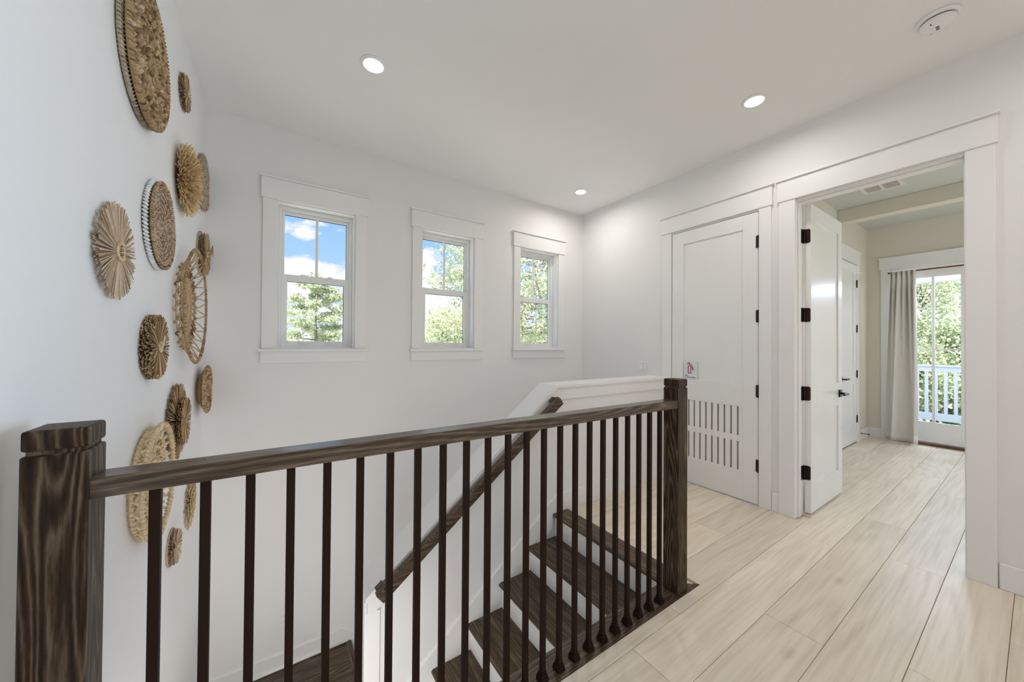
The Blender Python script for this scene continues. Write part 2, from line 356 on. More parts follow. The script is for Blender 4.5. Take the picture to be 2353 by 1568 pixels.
# half wall beside the stairs, with its sloped cap
HW0, HW1 = 2.126, 2.300
cs = (1.0+.113)/(1.82-.43)
def capz(x): return -.113+cs*(x-.43)
hw = struct(MB().prism([(.435, -3.0), (XR, -3.0), (XR, .975), (1.83, .975), (.435, capz(.435)-.03)], 'y', HW0, HW1).build('wall_half', WALL))
MB().prism([(.425, capz(.425)), (1.82, 1.0), (XR, 1.0), (XR, .978), (1.833, .978), (.425, capz(.425)-.03)], 'y', HW0-.026, HW1+.022).build('cap_board', TRIM, hw)
MB().prism([(.437, capz(.437)-.03), (1.833, .978), (XR, .978), (XR, .885), (1.862, .885), (.437, capz(.437)-.145)], 'y', HW0-.013, HW0).build('apron_board', TRIM, hw)
MB().box(.435, .505, HW0-.0135, HW0, -1.25, capz(.47)-.13).build('end_board', TRIM, hw)
MB().box(.421, .435, HW0-.013, HW1+.012, -2.9, capz(.43)-.03).build('end_cap_board', TRIM, hw)
sk = lambda x: .124+.742*(x-1.824)
MB().prism([(.505, -1.25), (.505, sk(.505)), (1.845, .14), (XR-.02, .14), (XR-.02, 0), (1.80, 0), (1.80, -.1), (.62, -1.05), (.62, -1.25)], 'y', HW0-.013, HW0).build('skirt_board', TRIM, hw)

# baseboards
struct(MB().bbox(XR-.014, XR, Y0, .130, 0, .14, .003).build('baseboard_right', TRIM))
struct(MB().bbox(XR-.012, XR, 1.152, 1.200, 0, .15, .003).build('trim_1', TRIM))
struct(MB().bbox(6.825, XB1, YB-.014, YB, 0, .14, .003).build('baseboard_bedroom_side', TRIM))
struct(MB().bbox(XB1-.014, XB1, 1.285, YB-.014, 0, .14, .003).build('baseboard_bedroom_back', TRIM))
bb = struct(MB().prism([(XL, LAND), (.50, LAND), (.535, LAND-.02), (1.8, LAND-.02-.74*1.27), (1.8, LAND+.115-.74*1.31), (.478, LAND+.115), (XL, LAND+.115)], 'y', YF-.014, YF).build('baseboard_back', TRIM))
MB().tube([(XL, YF-.018, LAND+.012), (.53, YF-.018, LAND+.012)], .013, 8).build('shoe_moulding', TRIM, bb, smooth=True)
struct(MB().bbox(XL, XL+.014, 1.18, YF-.014, LAND, LAND+.115, .003).build('baseboard_left', TRIM))

# ceiling beam in the bedroom
struct(MB().bbox(5.94, 6.10, Y0, YB, 2.895, ZB, .004).build('ceiling_beam', BWALL))

# ------------------------------------------------------------------ windows of the far wall
def window(n, c):
    root = struct(empty(f'window_{n}', (c, YF, 1.27)))
    P = lambda name, mb, mat=TRIM: mb.build(name, mat, root)
    lo = lambda mb: mb
    def B(x0, x1, y0, y1, z0, z1, ch=.002): return MB().bbox(x0, x1, y0, y1, z0-1.27, z1-1.27, ch)
    for s in (-1, 1):
        P('side_casing', B(min(s*WH, s*(WH+.092)), max(s*WH, s*(WH+.092)), -.018, 0, 1.273, 2.449))
    P('head_casing', B(-WH-.104, WH+.104, -.026, 0, 2.449, 2.609))
    P('head_cap', B(-WH-.112, WH+.112, -.042, 0, 2.6095, 2.622))
    P('sill', B(-WH-.112, WH+.112, -.048, .0, 1.252, 1.272)).name
    P('apron', B(-WH-.097, WH+.097, -.018, 0, 1.160, 1.252))
    # extension jambs lining the opening
    for s in (-1, 1): P('jamb', B(min(s*(WH-.012), s*WH), max(s*(WH-.012), s*WH), .001, .16, 1.282, 2.44, .001))
    P('head_jamb', B(-WH, WH, .001, .16, 2.44, 2.4515, .001)); P('inner_sill', B(-WH, WH, .001, .16, 1.2685, 1.282, .001))
    w = WH-.012
    fr = MB()
    for s in (-1, 1): fr.bbox(min(s*(w-.022), s*w), max(s*(w-.022), s*w), .085, .155, 1.282, 2.44, .002)
    fr.bbox(-w+.022, w-.022, .085, .155, 2.412, 2.44, .002).bbox(-w+.022, w-.022, .085, .155, 1.282, 1.296, .002)
    fr.build('window_frame', VINYL, root, (0, 0, -1.27))
    # upper sash (outer track), two panes with a muntin
    us = MB(); a = w-.022
    for s in (-1, 1): us.bbox(min(s*.234, s*a), max(s*.234, s*a), .118, .142, 1.86, 2.412, .002)
    us.bbox(-.234, .234, .118, .142, 2.385, 2.412, .002).bbox(-.234, .234, .118, .142, 1.86, 1.886, .002)
    us = us.build('upper_sash', VINYL, root, (0, 0, -1.27))
    MB().bbox(-.010, .010, .120, .140, 1.886, 2.385, .002).build('muntin', VINYL, us)
    for s in (-1, 1):
        MB().box(min(s*.010, s*.234), max(s*.010, s*.234), .128, .132, 1.886, 2.385).build('pane', GLASS, us)
    gk = MB(); gk.box(-.234, .234, .1335, .1365, 2.380, 2.385).box(.230, .234, .1335, .1365, 1.886, 2.385).build('gasket', GREENGASKET, us)
    # lower sash (inner track)
    ls = MB()
    for s in (-1, 1): ls.bbox(min(s*.212, s*a), max(s*.212, s*a), .090, .114, 1.296, 1.884, .002)
    ls.bbox(-.212, .212, .090, .114, 1.829, 1.884, .002).bbox(-.212, .212, .090, .114, 1.296, 1.335, .002)
    ls = ls.build('lower_sash', VINYL, root, (0, 0, -1.27))
    MB().box(-.212, .212, .100, .104, 1.335, 1.829).build('pane', GLASS, ls)
    MB().box(-.212, .212, .1055, .1085, 1.825, 1.829).box(.208, .212, .1055, .1085, 1.335, 1.829).build('gasket', GREENGASKET, ls)
    for s in (-.10, .10):
        MB().prism([(s-.036, .090), (s-.028, .080), (s+.028, .080), (s+.036, .090)], 'z', 1.318, 1.325).build('sash_lift', VINYL, ls)
        MB().bbox(s-.018, s+.018, .094, .112, 1.884, 1.894, .002).build('sash_lock', VINYL, ls)
    return root
for i, c in enumerate(WC): window(i+1, c)

# ------------------------------------------------------------------ doors on the right wall
def casing(root, y0, y1, zt, left=.1, right=.1, ox=0, depth=.018):
    """flat craftsman casing round an opening y0..y1 in the right wall"""
    for a, b in ((y0-right, y0), (y1, y1+left)): MB().bbox(XR-depth, XR, a, b, 0, zt, .002).build('side_casing', TRIM, root)
    MB().bbox(XR-.026, XR, y0-right-.010, y1+left+.010, zt, zt+.158, .002).build('head_casing', TRIM, root)
    MB().bbox(XR-.042, XR, y0-right-.018, y1+left+.018, zt+.158, zt+.172, .002).build('head_cap', TRIM, root)
def hinge_closed(parent, x, y, z, axis='x'):
    h = MB()
    h.tube([(x, y, z-.052), (x, y, z+.052)], .0075, 10)
    for k in (-.031, -.010, .011, .032): h.tube([(x, y, z+k-.0006), (x, y, z+k+.0006)], .0082, 10)
    if axis == 'x': h.box(x+.004, x+.0075, y-.018, y+.018, z-.05, z+.05)
    else: h.box(x-.018, x+.018, y+.004, y+.0075, z-.05, z+.05)
    return h.build('hinge', BRONZE, parent, smooth=False)

d1 = struct(empty('door_1', (0, 0, 0)))
casing(d1, 1.290, 2.068, 2.462, .1, .088)
jb = MB().box(XR-.001, XB0, 1.281, 1.292, 0, 2.447).box(XR-.001, XB0, 2.066, 2.077, 0, 2.447).box(XR-.001, XB0, 1.281, 2.077, 2.447, 2.462).build('jamb', TRIM, d1)
xa, xb = XR-.010, XR+.030          # leaf of the closet door
lf = MB(); ya, yb = 1.297, 2.061
lf.bbox(xa, xb, ya, 1.413, .012, 2.440, .0015).bbox(xa, xb, 1.948, yb, .012, 2.440, .0015)
lf.box(xa, xb, 1.413, 1.948, 2.318, 2.440).box(xa, xb, 1.413, 1.948, .805, 1.003).box(xa, xb, 1.413, 1.948, .012, .232)
lf = lf.build('leaf_frame', DOORP, d1)
MB().box(xa+.010, xb-.010, 1.413, 1.948, 1.003, 2.318).build('panel', DOORP, d1)
MB().box(xa+.022, xb-.004, 1.413, 1.948, .232, .805).build('filter_backing', FILTER, d1)
ys = [1.453+.0546*k for k in range(9)]; edges = [1.413]+ys+[1.948]
for k in range(10):
    a = edges[k]+(.007 if k else 0); b = edges[k+1]-(.007 if k < 9 else 0)
    MB().bbox(xa+.004, xa+.016, a, b, .232, .805, .001).build('slat', DOORP, d1)
for z0, z1 in ((.499, .552), (.232, .254), (.799, .805)): MB().box(xa+.0045, xa+.018, 1.414, 1.947, z0, z1).build('cross_rail', DOORP, d1)
for z in (2.19, 1.57, .947, .330): hinge_closed(d1, xa-.006, 1.2945, z)

d2 = struct(empty('door_2', (0, 0, 0)))
casing(d2, .240, 1.045, 2.462, .105, .105)
MB().box(XR, XB0-.002, 1.045, 1.059, 0, 2.447).build('jamb', TRIM, d2); MB().box(XR, XB0-.002, .226, .240, 0, 2.447).build('jamb', TRIM, d2)
MB().box(XR, XB0-.002, .226, 1.059, 2.447, 2.462).build('head_jamb', TRIM, d2)
st = MB().bbox(XR+.04, XR+.085, 1.037, 1.045, 0, 2.447, .002).bbox(XR+.04, XR+.085, .240, .248, 0, 2.447, .002).bbox(XR+.04, XR+.085, .248, 1.037, 2.439, 2.447, .002).build('door_stop_strip', TRIM, d2)
for a, b in ((.14, .240), (1.045, 1.14)): MB().bbox(XB0, XB0+.018, a, b, 0, 2.462, .002).build('side_casing', TRIM, d2)
# the leaf stands open at a right angle inside the bedroom
x0, x1, fa, fb = 3.482, 4.258, .997, 1.037
lf = MB()
lf.bbox(x0, 3.628, fa, fb, .012, 2.448, .0015).bbox(4.158, x1, fa, fb, .012, 2.448, .0015)
lf.box(3.628, 4.158, fa, fb, 2.332, 2.448).box(3.628, 4.158, fa, fb, .803, .998).box(3.628, 4.158, fa, fb, .012, .226)
lf.build('leaf_frame', DOORP, d2)
for z0, z1 in ((.998, 2.332), (.226, .803)): MB().box(3.628, 4.158, fa+.011, fb-.011, z0, z1).build('panel', DOORP, d2)
for z in (2.196, 1.571, .950, .326):
    h = MB().tube([(3.470, 1.036, z-.055), (3.470, 1.036, z+.055)], .008, 10)
    pr = [(1.036, z-.055), (1.036, z+.055), (1.012, z+.055), (1.003, z+.052), (1.000, z+.044), (1.000, z-.044), (1.003, z-.052), (1.012, z-.055)]
    h.prism(pr, 'x', 3.4785, 3.4825); h.box(3.430, 3.470, 1.0415, 1.0455, z-.055, z+.055)
    h = h.build('hinge', BRONZE, d2)
    m = MB()
    for dz in (-.034, 0, .034): m.tube([(3.477, 1.011+.008*(dz == 0), z+dz), (3.4785, 1.011+.008*(dz == 0), z+dz)], .0035, 8)
    m.build('screw', BLACK, h)
def lever(parent, x, y, z, s=-1, along=-1):
    h = MB().bbox(x-.033, x+.033, y+s*.010 if s < 0 else y, y if s < 0 else y+s*.010, z-.033, z+.033, .002).build('handle', BLACK, parent)
    MB().tube([(x, y+s*.010, z), (x, y+s*.052, z)], .010, 10).bbox(min(x-along*.012, x+along*.115), max(x-along*.012, x+along*.115), y+s*.062, y+s*.046, z-.010, z+.010, .003).build('lever', BLACK, h)
lever(d2, 4.192, fa, .905)
MB().bbox(x1, x1+.0015, 1.005, 1.029, .87, .94, .0005).build('latch_plate', BRONZE, d2)

# door in the bedroom's side wall
d3 = struct(empty('door_3', (0, 0, 0)))
u0, u1 = 5.915, 6.685; fy = YB-.004
for a, b in ((u0-.105, u0-.008), (u1+.008, u1+.135)): MB().bbox(a, b, YB-.018, YB, 0, 2.462, .002).build('side_casing', TRIM, d3)
MB().bbox(u0-.12, u1+.155, YB-.026, YB, 2.462, 2.625, .002).build('head_casing', TRIM, d3); MB().bbox(u0-.13, u1+.165, YB-.042, YB, 2.625, 2.64, .002).build('head_cap', TRIM, d3)
lf = MB().bbox(u0, u0+.11, fy-.012, fy, .012, 2.448, .001).bbox(u1-.14, u1, fy-.012, fy, .012, 2.448, .001)
lf.box(u0+.11, u1-.14, fy-.012, fy, 2.33, 2.448).box(u0+.11, u1-.14, fy-.012, fy, .803, .998).box(u0+.11, u1-.14, fy-.012, fy, .012, .228)
lf.build('leaf_frame', DOORP, d3)
for z0, z1 in ((.998, 2.33), (.228, .803)): MB().box(u0+.11, u1-.14, fy-.002, fy+.001, z0, z1).build('panel', DOORP, d3)
for z in (2.195, 1.572, .945, .325): hinge_closed(d3, u1+.004, fy-.016, z, 'y')
lever(d3, u0+.075, fy-.012, .905, -1, 1)
MB().box(u0-.008, u1+.008, fy-.010, YB, 0, .012).build('shadow_gap', SLOT, d3)

# glazed double door to the balcony
d4 = struct(empty('door_4', (0, 0, 0)))
for a, b in ((1.192, 1.284), (-.34, -.24)): MB().bbox(XB1-.018, XB1, a, b, 0, 2.43, .002).build('side_casing', TRIM, d4)
MB().bbox(XB1-.028, XB1, -.36, 1.298, 2.430, 2.590, .002).build('head_casing', TRIM, d4); MB().bbox(XB1-.044, XB1, -.37, 1.306, 2.590, 2.604, .002).build('head_cap', TRIM, d4)
MB().box(XB1, XB1+.15, 1.170, 1.192, 0, 2.425).box(XB1, XB1+.15, -.24, -.218, 0, 2.425).box(XB1, XB1+.15, -.218, 1.170, 2.395, 2.425).build('jamb', TRIM, d4)
MB().bbox(XB1-.02, XB1+.15, -.24, 1.192, 0, .030, .004).build('threshold', BROWNW, d4)
for (a, b) in ((.455, 1.165), (-.215, .450)):
    lf = MB(); g0, g1 = a+.112, b-.110; X0, X1 = XB1+.012, XB1+.056
    lf.bbox(X0, X1, a, g0, .058, 2.375, .002).bbox(X0, X1, g1, b, .058, 2.375, .002).box(X0, X1, g0, g1, .058, .312).box(X0, X1, g0, g1, 2.272, 2.375)
    leaf_ = lf.build('leaf_frame', DOORP, d4)
    cy = a+.342 if a > 0 else (g0+g1)/2
    MB().bbox(X0+.006, X1-.006, cy-.014, cy+.014, .312, 2.272, .002).bbox(X0+.006, X1-.006, g0, cy-.014, 1.282, 1.304, .002).bbox(X0+.006, X1-.006, cy+.014, g1, 1.282, 1.304, .002).build('muntin', DOORP, leaf_)
    for p0, p1 in ((g0, cy-.014), (cy+.014, g1)):
        for z0, z1 in ((.312, 1.282), (1.304, 2.272)): MB().box(X0+.018, X0+.024, p0, p1, z0, z1).build('pane', GLASS, leaf_)

# ------------------------------------------------------------------ stairs: upper flight, landing, lower flight
st = tag(empty('stair_flight', (.36, 1.65, LAND)), 'upper flight of dark oak treads and white risers going down from the pale floor', 'stairs')
def P2(name, mb, mat, parent=None):
    parent = parent or st; o = mb.build(name, mat, parent); o.matrix_parent_inverse = Matrix.Translation(-Vector(parent.location)); return o
def board(x0, x1, y0, y1, z0, z1, nose):
    """stair board with a rounded nose on its -x edge (nose=-1) or +x edge (nose=1)"""
    h = z1-z0
    if nose == -1: pts = [(x1, z0), (x1, z1)]+[(x0+h/2-math.sin(a)*h/2, (z0+z1)/2+math.cos(a)*h/2) for a in [PI*k/6 for k in range(7)]]
    else: pts = [(x0, z0), (x0, z1)]+[(x1-h/2+math.sin(a)*h/2, (z0+z1)/2+math.cos(a)*h/2) for a in [PI*k/6 for k in range(7)]]
    return MB().prism(pts, 'y', y0, y1)
YS0, YS1 = 1.166, 2.1125
P2('nosing_board', board(NOSE0, 1.954, 1.175, 2.112, -.030, .0015, -1), DARK_Y)
for i in range(1, 7):
    xn = NOSE0-RUN*i; z = -RISE*i
    P2('tread', board(xn, xn+RUN+.026, YS0, YS1, z-.030, z, -1), DARK_Y)
for i in range(0, 7):
    xn = NOSE0-RUN*i+.026
    P2('riser', MB().box(xn, xn+.016, YS0, YS1, -RISE*(i+1) if i < 6 else LAND+.001, -RISE*i-.030), TRIM)
ld = tag(empty('stair_landing', (-.05, 2.2, LAND)), 'dark oak landing between the two flights, below the basket wall', 'landing')
for k in range(7):
    yA = 1.166+.310*k; yB = min(yA+.310, YF-.016)
    xr = .352 if yB < 2.2 else (.418 if yA < 2.3 else .515)
    P2('landing_board', MB().box(XL+.002, xr, yA+.0007, yB-.0007, LAND-.03, LAND), DARK_X, ld)
P2('landing_nosing', board(.515, .560, HW1+.014, YF-.016, LAND-.030, LAND+.001, 1), DARK_Y, ld)
st = tag(empty('stair_flight', (1.0, 2.8, LAND-.5)), 'lower flight of dark treads going down behind the sloped half wall', 'stairs')
for i in range(1, 6):
    z = LAND-.19*i; x = .56+.2455*i
    P2('tread', board(x-.28, x, HW1+.014, YF-.016, z-.03, z, 1), DARK_Y)
    P2('riser', MB().box(x-.2455-.045, x-.2455-.03, HW1+.014, YF-.016, z, z+.158), TRIM)

# ------------------------------------------------------------------ balustrade: one thing
bal = tag(empty('balustrade', (.7, 1.09, 0)), 'dark oak railing with black metal balusters guarding the stair opening', 'railing')
def PB(name, mb, mat, parent=bal, smooth=False):
    o = mb.build(name, mat, parent, smooth=smooth)
    o.matrix_parent_inverse = Matrix.Translation((-.7, -1.09, 0)) if parent is bal else Matrix.Identity(4)
    return o
# shoe board round the opening
PB('shoe_board', MB().prism([(XL, 1.049), (1.954, 1.049), (1.80, 1.175), (XL, 1.175)], 'z', -.03, .003), DARK_X)
def newel(x0, y0, top, w=.088):
    p = MB().bbox(x0, x0+w, y0, y0+w, .003, top-.048, .003).box(x0+.006, x0+w-.006, y0+.006, y0+w-.006, top-.050, top-.038)
    o = PB('newel_post', p, DARK_Z)
    c = MB().bbox(x0, x0+w, y0, y0+w, top-.040, top, .006, 2).build('post_cap', DARK_Z, o)
    return o
newel(-.4015, 1.058, 1.150); newel(1.764, 1.060, 1.141)
zl, zr = 1.043, 1.031
r = MB()
def railsec(x, z):
    y0, y1, h, c = 1.064, 1.134, .041, .004
    return [(x, y0, z-h), (x, y1, z-h), (x, y1, z-c), (x, y1-c, z), (x, y0+c, z), (x, y0, z-c)]
r.add(railsec(-.3145, zl)+railsec(1.765, zr), [(0, 5, 4, 3, 2, 1), (6, 7, 8, 9, 10, 11)]+[(i, (i+1) % 6, 6+(i+1) % 6, 6+i) for i in range(6)])
PB('top_rail', r, DARK_X)
bm_ = MB().bbox(-.0095, .0095, -.0095, .0095, 0, .998, .0012)
sm_ = MB().bbox(-.019, .019, -.019, .019, 0, .014, .002).bbox(-.0165, .0165, -.0165, .0165, .014, .024, .002).bbox(-.0125, .0125, -.0125, .0125, .024, .038, .002)
b0 = bm_.build('baluster', IRON, bal); s0 = sm_.build('base_shoe', IRON, b0)
for i in range(23):
    o = b0 if i == 0 else b0.copy()
    if i: COL.objects.link(o); c = s0.copy(); COL.objects.link(c); c.parent = o
    o.location = (-.2225+.08485*i-.7, 0, .003)
    o.matrix_parent_inverse = Matrix.Identity(4)

# wall handrail on the half wall
hr = tag(empty('handrail', (1.1, 2.06, .4)), 'sloped dark oak handrail fixed along the white half wall above the stairs', 'handrail')
def hz(x): return -.112+.752*(x-.475)
def PH(name, mb, mat, smooth=False):
    o = mb.build(name, mat, hr, smooth=smooth); o.matrix_parent_inverse = Matrix.Translation((-1.1, -2.06, -.4)); return o
ca, sa = math.cos(math.atan(.752)), math.sin(math.atan(.752))
def hsec(x):
    z = hz(x); out = []
    for (yy, n) in ((2.030, -.030), (2.078, -.030), (2.078, .026), (2.072, .032), (2.036, .032), (2.030, .026)):
        out.append((x-n*sa, yy, z+n*ca))
    return out
PH('rail', MB().add(hsec(.487)+hsec(1.812), [(0, 5, 4, 3, 2, 1), (6, 7, 8, 9, 10, 11)]+[(i, (i+1) % 6, 6+(i+1) % 6, 6+i) for i in range(6)]), DARK_X)
for x in (.512, 1.787):
    def rs(xx, nl):
        z = hz(xx); return [(xx-nl*sa-.024*ca, z+nl*ca-.024*sa), (xx-nl*sa+.024*ca, z+nl*ca+.024*sa)]
    a = rs(x, -.030); b = rs(x, .0318)
    PH('wall_return', MB().prism([a[0], a[1], b[1], b[0]], 'y', 2.078, HW0-.013), DARK_X)
for x in (.85, 1.45):
    z = hz(x)
    PH('bracket', MB().tube([(x, HW0-.012, z-.07), (x, 2.085, z-.075), (x, 2.055, z-.055), (x, 2.054, z-.030)], .006, 8).lathe([(.022, -.012), (.022, -.004), (.012, 0)][::-1], (x, HW0-.012, z-.07), 'y', 16), BLACK)

# ------------------------------------------------------------------ ceiling and wall fittings
def downlight(x, y, e, label):
    t = tag(empty('downlight', (x, y, ZC)), label, 'ceiling light', 'downlights in the hall ceiling')
    MB().lathe([(.056, -.001), (.058, -.010), (.066, -.010), (.074, -.004), (.075, 0)], (0, 0, 0), 'z', 40).build('trim_ring', PLASTIC, t, smooth=True)
    MB().lathe([(.0001, -.0106), (.054, -.0106), (.056, -.006)], (0, 0, 0), 'z', 40).build('lens', LENS, t)
    lamp('ceiling_area_light', 'AREA', (x, y, ZC-.014), e, WARM, (0, 0, -1), .11, spread=PI*.95)
downlight(.466, 2.250, PWR['A'], 'recessed ceiling downlight nearest the wall of baskets')
downlight(2.731, 1.093, PWR['B'], 'recessed ceiling downlight above the doors on the right wall')
downlight(2.779, 2.821, PWR['C'], 'recessed ceiling downlight near the far corner by the third window')

sd = tag(empty('smoke_detector', (2.822, .288, ZC)), 'round white smoke detector on the ceiling at upper right', 'smoke detector')
MB().lathe([(.078, 0), (.079, -.008), (.074, -.015), (.066, -.016)], (0, 0, 0), 'z', 48).build('base_plate', PLASTIC, sd, smooth=True)
MB().lathe([(.0615, -.014), (.0615, -.022)], (0, 0, 0), 'z', 48).build('vent_gap', SLOT, sd)
MB().lathe([(.0001, -.0525), (.030, -.052), (.048, -.048), (.060, -.039), (.065, -.028), (.064, -.0215), (.058, -.021)], (0, 0, 0), 'z', 48).build('cover', PLASTIC, sd, smooth=True)
m = MB()
for k in range(5): m.box(-.018+.0075*k, -.014+.0075*k, -.006, .006, -.0532, -.0515)
m.build('sounder_slots', SLOT, sd)
MB().lathe([(.006, -.0535), (.006, -.048)], (.030, .024, 0), 'z', 12).build('test_button', VENTM, sd); MB().box(-.05, -.034, .016, .020, -.0485, -.044).build('indicator_mark', SLOT, sd)

sw = tag(empty('light_switch', (XR, 2.397, 1.089)), 'white double rocker light switch on the wall past the half wall', 'light switch')
MB().bbox(-.005, 0, -.059, .059, -.058, .058, .002).build('wall_plate', PLASTIC, sw)
for yy in (-.023, .023):
    MB().bbox(-.0056, -.0045, yy-.0185, yy+.0185, -.036, .036, .0004).build('rocker_frame', principled('switch_gap', (.45, .47, .52), .5)[0], sw)
    MB().prism([(-.005, -.034), (-.0105, -.034), (-.006, .034), (-.005, .034)], 'y', yy-.0165, yy+.0165).build('rocker', PLASTIC, sw)

ou = tag(empty('electrical_outlet', (.062, YF, -.870)), 'white outlet low on the stairwell wall seen between balusters', 'outlet')
MB().bbox(-.036, .036, -.005, 0, -.058, .058, .002).build('wall_plate', PLASTIC, ou)
for zz in (-.02, .02):
    f = MB().bbox(-.016, .016, -.008, -.004, zz-.014, zz+.014, .002).build('socket_face', PLASTIC, ou)
    MB().box(-.007, -.005, -.0084, -.0078, zz-.004, zz+.006).box(.005, .007, -.0084, -.0078, zz-.004, zz+.006).build('slots', SLOT, f)

# fire extinguisher sign on the closet door (faces -x; text reads along -y)
sg = tag(empty('fire_extinguisher_sign', (xa, 1.867, 1.088)), 'small white fire extinguisher sign with red pictogram on the louvred door', 'sign')
sw_, sh_ = .064, .084
MB().bbox(-.004, 0, -sw_, sw_, -sh_, sh_, .0012).build('plate', SIGNW, sg)
MB().box(-.0046, -.0039, -.056, .056, -.040, .076).build('raised_field', principled('sign_field', (.70, .73, .80), .35)[0], sg)
def sy(u): return -(u)          # u runs left to right on the sign as read
def flat(poly): return MB().prism([(-u, w) for u, w in poly], 'x', -.0056, -.0045)
red = MB()
def rp(poly): red.prism([(-u, w) for u, w in poly], 'x', -.0058, -.0045)
# cylinder outline: left side, right side, base, shoulder arc
rp([(-.0245, -.036), (-.0175, -.036), (-.0175, .030), (-.0245, .030)]); rp([(.0015, -.036), (.0085, -.036), (.0085, .030), (.0015, .030)])
rp([(-.0175, -.036), (.0015, -.036), (.0015, -.029), (-.0175, -.029)])
arc = [(-.008+math.cos(a)*.0165, .030+math.sin(a)*.015) for a in [PI*k/8 for k in range(9)]]; arc2 = [(-.008+math.cos(a)*.0095, .030+math.sin(a)*.009) for a in [PI*k/8 for k in range(9)]]
for k in range(8): rp([arc[k], arc[k+1], arc2[k+1], arc2[k]])
rp([(-.012, .045), (-.004, .045), (-.004, .054), (-.012, .054)])
rp([(-.038, .052), (-.034, .049), (-.022, .056), (-.006, .056), (-.006, .060), (-.024, .060)])
rp([(-.032, .064), (-.010, .063), (-.002, .068), (-.010, .072), (-.032, .068)])
rp([(-.004, .058), (.010, .056), (.016, .048), (.012, .046), (.008, .052), (-.004, .054)])
rp([(.010, .050), (.015, .047), (.033, -.002), (.022, -.002), (.013, .030)])
recal(red.build('pictogram', RED, sg))
def text(body, size, y, z, name):
    cu = bpy.data.curves.new('t', 'FONT'); cu.body = body; cu.size = size; cu.extrude = .0004
    to = bpy.data.objects.new('t', cu); COL.objects.link(to)
    me = bpy.data.meshes.new_from_object(to.evaluated_get(bpy.context.evaluated_depsgraph_get()))
    bpy.data.objects.remove(to); me.materials.append(INK)
    o = bpy.data.objects.new(name, me); COL.objects.link(o); o.parent = sg
    o.matrix_local = Matrix.Translation((-.0046, y, z)) @ Matrix(((0, 0, -1, 0), (-1, 0, 0, 0), (0, 1, 0, 0), (0, 0, 0, 1)))
    return o
text('FIRE', .0165, .054, -.060, 'lettering'); text('EXTINGUISHER', .0150, .054, -.076, 'lettering')

# bedroom: return vent, door stop, curtain and rod
vt = tag(empty('ceiling_vent', (5.40, .945, ZB)), 'white return air vent with two grilles in the bedroom ceiling', 'vent')
MB().box(-.14, -.115, -.155, .155, -.008, 0).box(.115, .14, -.155, .155, -.008, 0).box(-.115, .115, -.155, -.125, -.008, 0).box(-.115, .115, .125, .155, -.008, 0).box(-.115, .115, -.012, .012, -.008, 0).build('frame', VENTM, vt)
for a, b in ((-.125, -.012), (.012, .125)):
    g = MB().box(-.115, .115, a, b, -.003, -.001).build('filter_pad', VENTG, vt)
    m = MB()
    for k in range(11): m.box(-.112+.0215*k, -.107+.0215*k, a, b, -.006, -.003)
    m.build('louvres', VENTM, vt)
ds = tag(empty('door_stop', (6.90, YB-.014, .095)), 'thin black door stop projecting from the bedroom baseboard', 'door stop')
MB().lathe([(.012, 0), (.012, -.004), (.005, -.006), (.004, -.075)][::-1], (0, 0, 0), 'y', 12).build('rod', BLACK, ds, smooth=True)
MB().lathe([(.009, -.075), (.009, -.088)][::-1], (0, 0, 0), 'y', 12).build('bumper', SLOT, ds)
cr = tag(empty('curtain_rod', (XB1-.09, .5, 2.368)), 'flat brown wooden curtain rod across the top of the balcony door', 'curtain rod')
MB().bbox(-.008, .008, -.86, .70, -.011, .011, .002).build('bar', BROWNW, cr)
for yy in (.64, -.80): MB().box(.008, .088, yy-.008, yy+.008, -.006, .006).build('bracket', BROWNW, cr)
cu = tag(empty('curtain', (7.16, 1.05, .02)), 'off-white linen curtain with pinch pleats pulled to the left of the balcony door', 'curtain')
m = MB(); ns, ntt = 150, 46
for j in range(ntt+1):
    t = j/ntt; z = .022+t*2.345
    w = t**1.2
    yl = 1.242*(1-w)+1.168*w; yr = .890*(1-w)+.930*w
    if t < .16: yr -= .0
    for i in range(ns+1):
        s = i/ns
        top = abs(((s*5) % 1)-.5)*2                     # five pinch pleats at the heading
        pin = math.exp(-((t-.945)/.035)**2)
        a1 = .034*math.sin(2*PI*5*s)*(.12+.88*t**1.6); a2 = .055*math.sin(2*PI*1.7*s+1.1+.7*(1-t))*(1-t)**.5
        y = yl+(yr-yl)*(s+.02*math.sin(2*PI*5*s+1.0)*t+.07*math.sin(2*PI*1.7*s+.6)*(1-t))
        x = a1*(1-.55*pin)+a2
        m.v.append((x, y-1.05, z-.02))
for j in range(ntt):
    for i in range(ns): a = j*(ns+1)+i; m.f.append((a, a+1, a+ns+2, a+ns+1))
cl = m.build('drape', CURT, cu, smooth=True); sol = cl.modifiers.new('cloth', 'SOLIDIFY'); sol.thickness = .003
m = MB()
for j, t in enumerate((.0, .052)):
    z = .0195+t*2.2
    for i in range(ns+1):
        s = i/ns; a1 = .034*math.sin(2*PI*5*s)*.13; a2 = .055*math.sin(2*PI*1.7*s+1.8)
        y = 1.242+(.890-1.242)*(s+.07*math.sin(2*PI*1.7*s+.6)); m.v.append((a1+a2-.004, y-1.05, z-.02))
for i in range(ns): m.f.append((i, i+1, ns+2+i, ns+1+i))
hm = m.build('hem', CURT, cu, smooth=True); sol = hm.modifiers.new('cloth', 'SOLIDIFY'); sol.thickness = .003

